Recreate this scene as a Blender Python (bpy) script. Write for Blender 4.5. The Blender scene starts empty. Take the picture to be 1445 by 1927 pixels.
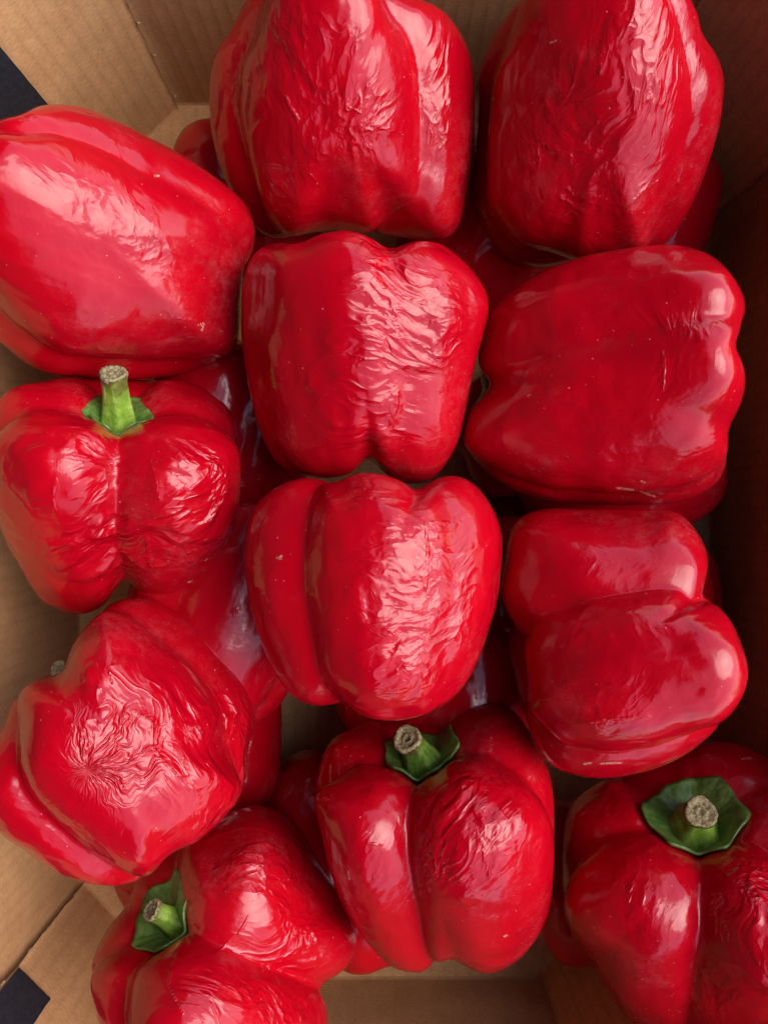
import bpy, bmesh, math, random
import numpy as np
from mathutils import Vector, Matrix
from mathutils.bvhtree import BVHTree

C = bpy.context.scene
col = C.collection
random.seed(7)
RNG = np.random.default_rng(7)

# ------------------------------------------------------------------ camera
CAM_H = 0.40                      # camera height over the box floor (m)
FOC = 1391.0                      # focal length in photo pixels
CU, CV = 722.5, 963.5             # picture centre in photo pixels
cam_d = bpy.data.cameras.new('camera')
cam = bpy.data.objects.new('camera', cam_d)
col.objects.link(cam)
cam.location = (0, 0, CAM_H)
cam_d.sensor_fit = 'VERTICAL'
cam_d.angle_y = 2 * math.atan(963.5 / FOC)
cam_d.clip_start = 0.01
cam_d.clip_end = 500
C.camera = cam

# ------------------------------------------------------------------ light
SUN_EL, SUN_ROT = 50.0, 87.0      # degrees; rotation 90 = picture right
w = bpy.data.worlds.new('World')
C.world = w
w.use_nodes = True
wt = w.node_tree
sky = wt.nodes.new('ShaderNodeTexSky')
sky.sky_type = 'NISHITA'
sky.sun_disc = False
sky.sun_elevation = math.radians(SUN_EL)
sky.sun_rotation = math.radians(SUN_ROT)
sky.air_density = 1.0
sky.dust_density = 1.5
bg = wt.nodes['Background']
bg.inputs['Strength'].default_value = 0.14
wt.links.new(sky.outputs['Color'], bg.inputs['Color'])

sun_d = bpy.data.lights.new('sun', 'SUN')
sun = bpy.data.objects.new('sun', sun_d)
col.objects.link(sun)
sun_d.energy = 1.15
sun_d.angle = math.radians(52)
sun_d.color = (1.0, 0.975, 0.955)
e, r = math.radians(SUN_EL), math.radians(SUN_ROT)
sdir = Vector((math.sin(r) * math.cos(e), math.cos(r) * math.cos(e), math.sin(e)))
sun.rotation_euler = sdir.to_track_quat('Z', 'Y').to_euler()

C.view_settings.view_transform = 'Standard'
C.view_settings.look = 'None'
C.view_settings.gamma = 1
C.view_settings.use_curve_mapping = False
C.view_settings.exposure = 1.4
C.render.engine = 'CYCLES'

# ------------------------------------------------------------------ helpers
def px(u, v, z):
    d = CAM_H - z
    return Vector(((u - CU) * d / FOC, -(v - CV) * d / FOC, z))

def tag(o, label=None, cat=None, group=None, kind=None):
    if label: o['label'] = label
    if cat: o['category'] = cat
    if group: o['group'] = group
    if kind: o['kind'] = kind
    return o

def link(name, me, mat=None, parent=None, smooth=True):
    o = bpy.data.objects.new(name, me)
    col.objects.link(o)
    if mat: me.materials.append(mat)
    if parent: o.parent = parent
    if smooth:
        me.polygons.foreach_set('use_smooth', np.ones(len(me.polygons), dtype=bool))
    return o

def quad_mesh(name, V, Q):
    me = bpy.data.meshes.new(name)
    nv, nq = len(V), len(Q)
    me.vertices.add(nv)
    me.vertices.foreach_set('co', np.asarray(V, dtype=np.float32).ravel())
    me.loops.add(nq * 4)
    me.loops.foreach_set('vertex_index', np.asarray(Q, dtype=np.int32).ravel())
    me.polygons.add(nq)
    me.polygons.foreach_set('loop_start', np.arange(0, nq * 4, 4, dtype=np.int32))
    me.polygons.foreach_set('loop_total', np.full(nq, 4, dtype=np.int32))
    me.update(calc_edges=True)
    me.validate()
    return me

def fattr(me, name, a):
    at = me.attributes.new(name, 'FLOAT', 'POINT')
    at.data.foreach_set('value', np.asarray(a, dtype=np.float32))

def vattr(me, name, a):
    at = me.attributes.new(name, 'FLOAT_VECTOR', 'POINT')
    at.data.foreach_set('vector', np.asarray(a, dtype=np.float32).ravel())

# value noise on a hashed lattice (numpy)
def _hash(ix, iy, iz, seed):
    h = (ix * 374761393 + iy * 668265263 + iz * 2147483647 + seed * 974711) & 0xFFFFFFFF
    h = ((h ^ (h >> 13)) * 1274126177) & 0xFFFFFFFF
    h = h ^ (h >> 16)
    return (h & 0xFFFFFF) / float(0xFFFFFF)

def vnoise(P, seed=0):
    P = np.asarray(P, dtype=np.float64)
    i = np.floor(P).astype(np.int64)
    f = P - i
    f = f * f * f * (f * (f * 6 - 15) + 10)
    out = 0
    for dx in (0, 1):
        wx = f[:, 0] if dx else 1 - f[:, 0]
        for dy in (0, 1):
            wy = f[:, 1] if dy else 1 - f[:, 1]
            for dz in (0, 1):
                wz = f[:, 2] if dz else 1 - f[:, 2]
                out = out + wx * wy * wz * _hash(i[:, 0] + dx, i[:, 1] + dy, i[:, 2] + dz, seed)
    return out

def fbm(P, octaves=3, seed=0):
    s, a, t = 0, 1.0, 0
    for k in range(octaves):
        s = s + a * vnoise(P * (2.03 ** k) + 17.3 * k, seed + k)
        t += a
        a *= 0.5
    return s / t

def smooth(a, b, x):
    t = np.clip((x - a) / (b - a), 0, 1)
    return t * t * (3 - 2 * t)

# ------------------------------------------------------------------ materials
def new_mat(name):
    m = bpy.data.materials.new(name)
    m.use_nodes = True
    nt = m.node_tree
    return m, nt, nt.nodes['Principled BSDF']

class NB:
    """tiny node-building helper"""
    def __init__(s, nt): s.nt = nt
    def n(s, kind, **kw):
        nd = s.nt.nodes.new(kind)
        for k, v in kw.items(): setattr(nd, k, v)
        return nd
    def l(s, a, b): s.nt.links.new(a, b)
    def val(s, x, sock):
        if hasattr(x, 'is_output') or hasattr(x, 'links'): s.l(x, sock)
        else: sock.default_value = x
    def math(s, op, a, b=0.0, c=None, clamp=False):
        nd = s.n('ShaderNodeMath', operation=op, use_clamp=clamp)
        s.val(a, nd.inputs[0]); s.val(b, nd.inputs[1])
        if c is not None: s.val(c, nd.inputs[2])
        return nd.outputs[0]
    def maprange(s, x, a, b, c=0.0, d=1.0):
        nd = s.n('ShaderNodeMapRange', interpolation_type='SMOOTHSTEP')
        s.val(x, nd.inputs[0])
        for k, v in zip((1, 2, 3, 4), (a, b, c, d)): s.val(v, nd.inputs[k])
        return nd.outputs[0]
    def noise(s, vec, scale, detail=2, rough=0.5, dist=0.0):
        nd = s.n('ShaderNodeTexNoise')
        if vec is not None: s.l(vec, nd.inputs['Vector'])
        nd.inputs['Scale'].default_value = scale
        nd.inputs['Detail'].default_value = detail
        nd.inputs['Roughness'].default_value = rough
        nd.inputs['Distortion'].default_value = dist
        return nd.outputs['Fac']
    def voro(s, vec, scale, feature='F1', rnd=1.0):
        nd = s.n('ShaderNodeTexVoronoi', feature=feature)
        if vec is not None: s.l(vec, nd.inputs['Vector'])
        nd.inputs['Scale'].default_value = scale
        nd.inputs['Randomness'].default_value = rnd
        return nd
    def mix(s, fac, a, b):
        nd = s.n('ShaderNodeMix', data_type='RGBA')
        s.val(fac, nd.inputs[0])
        for x, k in ((a, 6), (b, 7)):
            if isinstance(x, tuple): nd.inputs[k].default_value = (*x, 1)
            else: s.l(x, nd.inputs[k])
        return nd.outputs[2]
    def attr(s, name):
        nd = s.n('ShaderNodeAttribute', attribute_name=name)
        return nd
    def bump(s, h, dist, strength=1.0, normal=None):
        nd = s.n('ShaderNodeBump')
        nd.inputs['Strength'].default_value = strength
        nd.inputs['Distance'].default_value = dist
        s.l(h, nd.inputs['Height'])
        if normal is not None: s.l(normal, nd.inputs['Normal'])
        return nd.outputs['Normal']

def skin_material():
    m, nt, p = new_mat('red_pepper_skin')
    b = NB(nt)
    co = b.n('ShaderNodeTexCoord').outputs['Object']
    wr = b.attr('wr').outputs['Fac']
    wc = b.attr('wc').outputs['Vector']
    cd = b.attr('cd').outputs['Fac']
    md = b.attr('md').outputs['Fac']
    ax = b.attr('ax').outputs['Vector']
    rnd = b.n('ShaderNodeObjectInfo').outputs['Random']
    # wrinkles (wc is in centimetres, already turned and stretched)
    def ridge(scale, det, dist, pw):
        n = b.noise(wc, scale, det, 0.45, dist)
        a = b.math('ABSOLUTE', b.math('MULTIPLY', b.math('SUBTRACT', n, 0.5), 4.0))
        return b.math('POWER', b.math('SUBTRACT', 1.0, a, clamp=True), pw)
    h1 = ridge(1.45, 1.3, 0.22, 1.35)
    h2 = ridge(3.1, 1.5, 0.4, 1.3)
    h = b.math('ADD', b.math('MULTIPLY', h1, 0.85), b.math('MULTIPLY', h2, 0.28))
    # second, radiating set of wrinkles (only where the skin is puckered to one point)
    def ridge_r(scale, det, dist, pw):
        n = b.noise(b.attr('wc2').outputs['Vector'], scale, det, 0.5, dist)
        a = b.math('ABSOLUTE', b.math('MULTIPLY', b.math('SUBTRACT', n, 0.5), 4.0))
        return b.math('POWER', b.math('SUBTRACT', 1.0, a, clamp=True), pw)
    hw = b.math('ADD', b.math('MULTIPLY', h, wr), b.math('MULTIPLY', ridge_r(1.3, 2.0, 0.4, 1.4), b.attr('wr2').outputs['Fac']))
    nrm = b.bump(hw, 0.00085)
    # single creases
    cgate = b.maprange(b.noise(co, 260, 2.0, 0.5), 0.36, 0.56)
    cr = b.math('MULTIPLY', b.maprange(cd, 0.0, 0.95, 1.0, 0.0), cgate)
    cv = b.maprange(cd, 0.3, 3.2, 0.45, 0.0)
    nrm = b.bump(b.math('ADD', cr, cv), 0.00024, 1.0, nrm)
    # gentle undulation everywhere and a fine skin grain
    und = b.noise(ax, 0.9, 2.0, 0.45)
    nrm = b.bump(und, 0.0013, 0.7, nrm)
    und2 = b.noise(co, 95, 3.0, 0.55)
    nrm = b.bump(und2, 0.00045, 0.6, nrm)
    grain = b.noise(co, 900, 2.0, 0.6)
    nrm = b.bump(grain, 0.00004, 0.6, nrm)
    # colour
    tone = b.noise(ax, 0.55, 3.0, 0.5)
    colr = b.mix(b.maprange(tone, 0.3, 0.72), (0.375, 0.0007, 0.0078), (0.45, 0.0012, 0.0078))
    colr = b.mix(b.math('MULTIPLY', rnd, 0.25), colr, (0.33, 0.0006, 0.008))
    # dusty bloom and specks
    dn = b.noise(co, 26, 4.0, 0.65)
    bloom = b.maprange(dn, 0.50, 0.78)
    streak = b.noise(co, 260, 3.0, 0.7)
    bloom = b.math('MULTIPLY', bloom, b.maprange(streak, 0.35, 0.7))
    bloom = b.math('MAXIMUM', bloom, b.math('MULTIPLY', b.maprange(b.noise(co, 1300, 2.0, 0.7), 0.58, 0.75), b.maprange(dn, 0.40, 0.70)))
    colr = b.mix(b.math('MULTIPLY', bloom, 0.09), colr, (0.62, 0.40, 0.40))
    v = b.voro(co, 420)
    cellr = b.n('ShaderNodeSeparateColor')
    b.l(v.outputs['Color'], cellr.inputs[0])
    dot = b.maprange(v.outputs['Distance'], 0.02, b.math('ADD', 0.04, b.math('MULTIPLY', cellr.outputs[1], 0.10)), 1.0, 0.0)
    keep = b.maprange(b.math('ADD', cellr.outputs[0], b.math('MULTIPLY', dn, 0.25)), 0.80, 1.0)
    spk = b.math('MULTIPLY', dot, keep)
    colr = b.mix(b.math('MULTIPLY', spk, 0.5), colr, (0.75, 0.55, 0.5))
    # scabs and scratches
    mk = b.maprange(md, 0.15, 0.5, 1.0, 0.0)
    mk = b.math('MULTIPLY', mk, b.maprange(b.noise(co, 1500, 2, 0.6), 0.35, 0.55))
    colr = b.mix(b.math('MULTIPLY', mk, 0.65), colr, (0.62, 0.40, 0.26))
    b.l(colr, p.inputs['Base Color'])
    sm = b.n('ShaderNodeMapping'); sm.inputs['Scale'].default_value = (1.0, 1.0, 0.35); b.l(ax, sm.inputs['Vector'])
    smear = b.maprange(b.noise(sm.outputs['Vector'], 2.3, 4.0, 0.65, 0.8), 0.45, 0.72)
    ro = b.math('ADD', 0.10, b.math('ADD', b.math('MULTIPLY', b.noise(co, 45, 3, 0.6), 0.09), b.math('MULTIPLY', smear, 0.09)))
    ro = b.math('ADD', ro, b.math('MULTIPLY', bloom, 0.22))
    ro = b.math('ADD', ro, b.math('MULTIPLY', mk, 0.3))
    b.l(ro, p.inputs['Roughness'])
    p.inputs['IOR'].default_value = 1.455
    p.inputs['Subsurface Weight'].default_value = 0.12
    p.inputs['Subsurface Radius'].default_value = (1.0, 0.12, 0.08)
    p.inputs['Subsurface Scale'].default_value = 0.004
    b.l(nrm, p.inputs['Normal'])
    return m

def green_material(name, c1, c2, c3):
    m, nt, p = new_mat(name)
    b = NB(nt)
    co = b.n('ShaderNodeTexCoord').outputs['Object']
    ax = b.attr('ax').outputs['Vector']
    t = b.noise(co, 220, 4, 0.6)
    colr = b.mix(b.maprange(t, 0.35, 0.68), c1, c2)
    st = b.noise(ax, 1.0, 3, 0.6)
    colr = b.mix(b.math('MULTIPLY', b.maprange(st, 0.45, 0.75), 0.55), colr, c3)
    tp = b.attr('tp').outputs['Fac']
    br = b.maprange(b.math('ADD', tp, b.math('MULTIPLY', b.noise(co, 160, 3, 0.6), 0.5)), 1.02, 1.22)
    colr = b.mix(b.math('MULTIPLY', br, 0.85), colr, (0.10, 0.055, 0.02))
    sp = b.voro(co, 700)
    colr = b.mix(b.maprange(sp.outputs['Distance'], 0.12, 0.25, 0.5, 0.0), colr, (0.02, 0.05, 0.01))
    b.l(colr, p.inputs['Base Color'])
    p.inputs['Roughness'].default_value = 0.42
    p.inputs['Subsurface Weight'].default_value = 0.1
    p.inputs['Subsurface Scale'].default_value = 0.002
    n1 = b.bump(b.noise(co, 420, 3, 0.6), 0.0005, 0.7)
    n1 = b.bump(st, 0.0008, 0.7, n1)
    b.l(n1, p.inputs['Normal'])
    return m

def cork_material():
    m, nt, p = new_mat('dry_cut_stem')
    b = NB(nt)
    co = b.n('ShaderNodeTexCoord').outputs['Object']
    t = b.noise(co, 900, 4, 0.7)
    colr = b.mix(b.maprange(t, 0.3, 0.7), (0.12, 0.085, 0.035), (0.46, 0.38, 0.19))
    b.l(colr, p.inputs['Base Color'])
    p.inputs['Roughness'].default_value = 0.9
    b.l(b.bump(t, 0.0009, 1.0), p.inputs['Normal'])
    return m

def kraft_material(name, flute, grid=False, tone=1.0, rough_edge=False):
    m, nt, p = new_mat(name)
    b = NB(nt)
    uv = b.n('ShaderNodeUVMap', uv_map='uv').outputs['UV']
    mp = b.n('ShaderNodeMapping')
    mp.inputs['Scale'].default_value = (1.0, 1.0, 1.0)
    b.l(uv, mp.inputs['Vector'])
    vec = mp.outputs['Vector']
    fm = b.n('ShaderNodeMapping'); fm.inputs['Scale'].default_value = (420, 1500, 1)
    fm.inputs['Rotation'].default_value = (0, 0, 0.5)
    b.l(uv, fm.inputs['Vector'])
    fib = b.noise(fm.outputs['Vector'], 1.0, 4, 0.65, 0.6)
    mott = b.noise(vec, 60, 4, 0.6)
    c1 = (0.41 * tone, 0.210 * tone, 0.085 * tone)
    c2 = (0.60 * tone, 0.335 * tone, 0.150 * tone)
    colr = b.mix(b.maprange(b.math('ADD', b.math('MULTIPLY', fib, 0.65), b.math('MULTIPLY', mott, 0.35)), 0.32, 0.68), c1, c2)
    sx = b.n('ShaderNodeSeparateXYZ'); b.l(vec, sx.inputs[0])
    ph = b.math('MULTIPLY', sx.outputs[0], flute)
    wv = b.math('ADD', ph, b.math('MULTIPLY', b.noise(vec, 14, 2), 0.25))
    fr = b.math('FRACT', wv)
    tri = b.math('ABSOLUTE', b.math('SUBTRACT', fr, 0.5))       # 0 centre .. .5 edge
    nrm = b.bump(b.math('MULTIPLY', tri, tri), 0.0012, 0.35)
    if grid:
        line = b.maprange(tri, 0.44, 0.495, 0.0, 1.0)
        fy = b.math('ABSOLUTE', b.math('SUBTRACT', b.math('FRACT', b.math('MULTIPLY', sx.outputs[1], 62)), 0.5))
        line2 = b.math('MULTIPLY', b.maprange(fy, 0.42, 0.5, 0.0, 1.0), 0.45)
        ln = b.math('MULTIPLY', b.math('MAXIMUM', line, line2), b.maprange(mott, 0.3, 0.6, 0.3, 1.0))
        colr = b.mix(b.math('MULTIPLY', ln, 0.08), colr, (0.14, 0.07, 0.035))
        nrm = b.bump(b.math('SUBTRACT', 1.0, ln), 0.0002, 0.4, nrm)
    else:
        colr = b.mix(b.maprange(tri, 0.2, 0.5, 0.0, 0.12), colr, (0.2, 0.11, 0.055))
    spk = b.voro(vec, 330)
    sc = b.n('ShaderNodeSeparateColor'); b.l(spk.outputs['Color'], sc.inputs[0])
    dark = b.math('MULTIPLY', b.maprange(spk.outputs['Distance'], 0.08, 0.2, 1, 0), b.maprange(sc.outputs[0], 0.93, 0.97))
    colr = b.mix(b.math('MULTIPLY', dark, 0.5), colr, (0.12, 0.07, 0.04))
    b.l(colr, p.inputs['Base Color'])
    p.inputs['Roughness'].default_value = 0.85
    p.inputs['Specular IOR Level'].default_value = 0.25
    nrm = b.bump(fib, 0.00012, 0.8, nrm)
    b.l(nrm, p.inputs['Normal'])
    return m

def plain_material(name, c1, c2, scale, rough=0.8, bump=0.0002):
    m, nt, p = new_mat(name)
    b = NB(nt)
    co = b.n('ShaderNodeTexCoord').outputs['Object']
    t = b.noise(co, scale, 5, 0.65)
    b.l(b.mix(b.maprange(t, 0.3, 0.7), c1, c2), p.inputs['Base Color'])
    p.inputs['Roughness'].default_value = rough
    b.l(b.bump(t, bump, 0.7), p.inputs['Normal'])
    return m

M_SKIN = skin_material()
M_STEM = green_material('green_stem', (0.15, 0.27, 0.018), (0.28, 0.44, 0.05), (0.44, 0.56, 0.15))
M_STEM_DARK = green_material('dark_green_stem', (0.065, 0.14, 0.012), (0.14, 0.26, 0.03), (0.26, 0.38, 0.08))
M_CALYX = green_material('green_calyx', (0.05, 0.12, 0.016), (0.12, 0.22, 0.04), (0.22, 0.30, 0.08))
M_CORK = cork_material()
M_KRAFT = kraft_material('kraft_board', 150)
M_KRAFT_LIT = kraft_material('kraft_board_lit', 150, tone=1.18)  # same board as the sides; sunlight on the corner panels painted in as lighter tone
M_KRAFT_GRID = kraft_material('kraft_board_creased', 145, grid=True, tone=1.0)
M_KRAFT_FLOOR = kraft_material('kraft_floor', 150, tone=1.05)
M_RAW = plain_material('raw_board_edge', (0.30, 0.19, 0.10), (0.62, 0.47, 0.32), 900, 0.95, 0.0006)
M_BLACK = plain_material('black_print', (0.010, 0.011, 0.016), (0.022, 0.024, 0.032), 500, 0.6, 0.0001)
M_AWN = plain_material('added_awning_cloth', (0.022, 0.020, 0.020), (0.035, 0.03, 0.03), 40, 0.9, 0.0005)  # cloth of the unseen awning added for shade
M_WALL = plain_material('added_wall', (0.045, 0.04, 0.037), (0.07, 0.062, 0.057), 20, 0.9, 0.002)  # unseen wall, added and kept dark to dim reflections from the left
M_GROUND = plain_material('grey_ground', (0.10, 0.095, 0.09), (0.16, 0.155, 0.15), 60, 0.9, 0.001)

# ------------------------------------------------------------------ the ground and the box
def sheet(name, x0, x1, y0, y1, z, mat):
    me = quad_mesh(name, [(x0, y0, z), (x1, y0, z), (x1, y1, z), (x0, y1, z)], [(0, 1, 2, 3)])
    return link(name, me, mat, smooth=False)
tag(sheet('ground', -60, 60, -60, 60, -0.0055, M_GROUND), kind='structure')

XL, XR, YB, YF = -0.1618, 0.1733, 0.2180, -0.2490
OCT = [  # inner outline of the box, counter-clockwise from the back-left, seen from above
    (-0.1100, YB), (XL, 0.1660),       # back-left corner panel
    (XL, -0.2003), (-0.1130, YF),      # front-left corner panel
    (0.0847, YF), (XR, -0.1600),       # front-right corner panel
    (XR, 0.1545), (0.1344, YB),        # back-right corner panel
]
WALL_H, WALL_T = 0.165, 0.004
box = bpy.data.objects.new('cardboard_box', None)
col.objects.link(box)
tag(box, 'open brown cardboard box with diagonal corner panels holding all the red peppers', 'box')

def panel(name, a, b_, mat, inset, ragged, seed, z0=0.0, label=None):
    """one upright board from a to b_ (inner face pushed out by inset), its two upright edges ragged"""
    a, b_ = Vector((*a, 0)), Vector((*b_, 0))
    d = (b_ - a); L = d.length; d.normalize()
    n = Vector((d.y, -d.x, 0))            # points out of the box for a counter-clockwise outline
    if n.dot((a + b_) / 2) < 0: n = -n
    nu, nv = 28, 40
    V, UV, Q = [], [], []
    rg = np.random.default_rng(seed)
    jl = np.cumsum(rg.normal(0, 1, nv + 1)); jl = (jl - jl.mean()) * 0.00012 * ragged + rg.normal(0, 0.00022, nv + 1) * ragged
    jr = np.cumsum(rg.normal(0, 1, nv + 1)); jr = (jr - jr.mean()) * 0.00012 * ragged + rg.normal(0, 0.00022, nv + 1) * ragged
    for s in (0, 1):
        for j in range(nv + 1):
            z = z0 + (WALL_H - z0) * j / nv
            for i in range(nu + 1):
                t = i / nu
                x = L * t + (jl[j] * (1 - t) ** 6 + jr[j] * t ** 6)
                bow = 0.0007 * math.sin(3.1 * t + seed) * math.sin(2.2 * j / nv + seed * 1.7)
                q = a + d * x + n * (inset + (WALL_T if s else 0.0) + bow)
                V.append((q.x, q.y, z)); UV.append((L * t, z))
    W = nu + 1; S = W * (nv + 1)
    for s in (0, 1):
        for j in range(nv):
            for i in range(nu):
                k = s * S + j * W + i
                f = (k, k + 1, k + 1 + W, k + W)
                Q.append(f if s else f[::-1])
    nface = len(Q)
    for j in range(nv):
        k = j * W; Q.append((k, k + W, k + W + S, k + S))
        k = j * W + nu; Q.append((k, k + S, k + W + S, k + W))
    for i in range(nu):
        k = nv * W + i; Q.append((k, k + 1, k + 1 + S, k + S))
        k = i; Q.append((k, k + S, k + 1 + S, k + 1))
    me = quad_mesh(name, V, Q)
    uvl = me.uv_layers.new(name='uv')
    li = np.zeros(len(me.loops), dtype=np.int32); me.loops.foreach_get('vertex_index', li)
    uvl.data.foreach_set('uv', np.asarray(UV, dtype=np.float32)[li].ravel())
    o = link(name, me, mat, box, smooth=False)
    me.materials.append(M_RAW)
    mi = np.zeros(len(Q), dtype=np.int32); mi[nface:] = 1
    me.polygons.foreach_set('material_index', mi)
    if label: o['label'] = label
    return o, a, d, n

def mark(parent, a, d, n, x0, x1, z0, z1, seed):
    """flat black print on a corner panel, a sheet a fraction of a millimetre proud of the board"""
    rg = np.random.default_rng(seed)
    V, Q = [], []
    N = 16
    for j in range(N + 1):
        for i in range(N + 1):
            x = x0 + (x1 - x0) * i / N; z = z0 + (z1 - z0) * j / N
            if i in (0, N): x += rg.normal(0, 0.00008)
            if j in (0, N): z += rg.normal(0, 0.00008)
            q = a + d * x - n * 0.0009
            V.append((q.x, q.y, z))
    for j in range(N):
        for i in range(N):
            k = j * (N + 1) + i
            Q.append((k, k + N + 1, k + N + 2, k + 1))
    me = quad_mesh('black_print', V, Q)
    return link('black_print', me, M_BLACK, parent, smooth=False)

SEAMS = []
for k in range(8):
    a, b_ = OCT[k], OCT[(k + 1) % 8]
    if k % 2 == 0:
        o, va, vd, vn = panel('corner_panel', a, b_, M_KRAFT_LIT, 0.0, 1.0, 10 + k)
        SEAMS.append((va, vd, vn, (Vector((*b_, 0)) - va).length))
        if k == 0: mark(o, va, vd, vn, 0.0735 * 0.734, 0.0734, 0.058, 0.150, 3)
        if k == 2: mark(o, va, vd, vn, 0.0012, 0.0207, 0.0745, 0.150, 4)
    else:
        # side boards run on behind the corner panels
        A, B = Vector(a), Vector(b_); dd = (B - A).normalized() * 0.004
        panel('side_panel', tuple(A - dd), tuple(B + dd), M_KRAFT_GRID if k == 3 else M_KRAFT, 0.0022, 0.3, 10 + k)

# base board
me = bpy.data.meshes.new('base')
bm = bmesh.new()
top = [bm.verts.new((x * 1.03, y * 1.03, 0)) for x, y in OCT]
bot = [bm.verts.new((x * 1.03, y * 1.03, -0.004)) for x, y in OCT]
bm.faces.new(top); bm.faces.new(bot[::-1])
for k in range(8):
    bm.faces.new((top[k], bot[k], bot[(k + 1) % 8], top[(k + 1) % 8]))
bmesh.ops.recalc_face_normals(bm, faces=bm.faces)
uvl = bm.loops.layers.uv.new('uv')
for f in bm.faces:
    for lp in f.loops: lp[uvl].uv = (lp.vert.co.x, lp.vert.co.y)
bm.to_mesh(me); bm.free()
link('base', me, M_KRAFT_FLOOR, box, smooth=False)

# unseen wall and awning, added to darken the left side; open sky to the right
def solid_box(name, lo, hi, mat, parent):
    x0, y0, z0 = lo; x1, y1, z1 = hi
    V = [(x, y, z) for z in (z0, z1) for y in (y0, y1) for x in (x0, x1)]
    Q = [(0, 2, 3, 1), (4, 5, 7, 6), (0, 1, 5, 4), (2, 6, 7, 3), (0, 4, 6, 2), (1, 3, 7, 5)]
    return link(name, quad_mesh(name, V, Q), mat, parent, smooth=False)
shade_root = bpy.data.objects.new('added_awning', None)
col.objects.link(shade_root)
tag(shade_root, 'unseen dark awning and wall, added to shade the left half of the pepper box', 'awning')
AWN_X = 0.06
solid_box('added_canopy', (-1.42, -14.0, 2.20), (AWN_X, 14.0, 2.23), M_AWN, shade_root)
solid_box('added_valance', (AWN_X + 0.001, -14.0, 2.08), (AWN_X + 0.012, 14.0, 2.24), M_AWN, shade_root)
solid_box('wall', (-1.62, -14.0, -0.004), (-1.42, 14.0, 3.2), M_WALL, shade_root)

# small torn paper flecks along the upright seams of the corner panels
def paper_tear(a, d, n, x, z, h, wd, seed):
    rg = np.random.default_rng(seed)
    V, Q = [], []
    N = 5
    for j in range(N + 1):
        zz = z + h * j / N
        ww = wd * math.sin(math.pi * (j + 0.3) / (N + 0.6)) * rg.uniform(0.5, 1.3)
        for s, off in ((0, 0), (1, 1)):
            for t in (-0.3, 1.0):
                q = a + d * (x + ww * t * (1 if x > 0.01 else -1)) - n * (0.0004 + 0.0012 * off * rg.uniform(0.4, 1.0))
                V.append((q.x, q.y, zz))
    for j in range(N):
        k = j * 4
        Q += [(k, k + 1, k + 5, k + 4), (k + 2, k + 6, k + 7, k + 3), (k, k + 4, k + 6, k + 2), (k + 1, k + 3, k + 7, k + 5)]
    Q += [(0, 2, 3, 1), (N * 4, N * 4 + 1, N * 4 + 3, N * 4 + 2)]
    return quad_mesh('paper_tear', V, Q)
sd = 100
for va, vd, vn, L in SEAMS:
    for x in (0.0, L):
        zz = 0.012
        while zz < 0.13:
            h = random.uniform(0.0015, 0.005)
            link('paper_tear', paper_tear(va, vd, vn, x, zz, h, random.uniform(0.0004, 0.0011), sd), M_RAW, box, smooth=False)
            sd += 1
            zz += h + random.uniform(0.008, 0.045)

# ------------------------------------------------------------------ pepper bodies
_cs = {}
def cube_sphere(n):
    if n in _cs: return _cs[n]
    idx, quads, tot = {}, [], []
    ar = np.arange(n + 1)
    I, J = np.meshgrid(ar, ar, indexing='ij')
    faces = []
    for axis in range(3):
        for side in (0, n):
            c = np.zeros((n + 1, n + 1, 3), dtype=np.int64)
            o = [k for k in range(3) if k != axis]
            c[..., axis] = side; c[..., o[0]] = I; c[..., o[1]] = J
            flip = (side == 0) ^ (axis == 1)
            faces.append((c, flip))
    allc = np.concatenate([c.reshape(-1, 3) for c, _ in faces])
    key = (allc[:, 0] * (n + 1) + allc[:, 1]) * (n + 1) + allc[:, 2]
    uk, first, inv = np.unique(key, return_index=True, return_inverse=True)
    U = allc[first].astype(float) / n * 2 - 1
    D = np.tan(U * math.pi / 4)
    D /= np.linalg.norm(D, axis=1)[:, None]
    Q = []
    m = (n + 1) * (n + 1)
    base = np.arange(m).reshape(n + 1, n + 1)
    for k, (c, flip) in enumerate(faces):
        g = inv[k * m:(k + 1) * m][base]
        q = np.stack([g[:-1, :-1], g[1:, :-1], g[1:, 1:], g[:-1, 1:]], -1).reshape(-1, 4)
        Q.append(q[:, ::-1] if flip else q)
    Q = np.concatenate(Q)
    _cs[n] = (D, Q)
    return _cs[n]

def frame(ang, elev, at):
    """pepper axis and its two cross directions; ang and elev are as seen from above the pepper, from where the camera stands"""
    a, e = math.radians(ang), math.radians(elev)
    A = np.array([math.cos(a) * math.cos(e), math.sin(a) * math.cos(e), math.sin(e)])
    Z = np.array([0, 0, 1.0])
    E1 = Z - A * A.dot(Z); E1 /= np.linalg.norm(E1)
    W = Vector((0, 0, CAM_H)) - Vector(at)
    M = np.array(Vector((0, 0, 1)).rotation_difference(W.normalized()).to_matrix())
    A, E1 = M @ A, M @ E1
    return A, E1, np.cross(A, E1)

def vnormals(V, Q):
    n = np.cross(V[Q[:, 2]] - V[Q[:, 0]], V[Q[:, 3]] - V[Q[:, 1]])
    N = np.zeros_like(V)
    for k in range(4):
        for c in range(3):
            N[:, c] += np.bincount(Q[:, k], weights=n[:, c], minlength=len(V))
    return N / (np.linalg.norm(N, axis=1)[:, None] + 1e-12)

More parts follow.
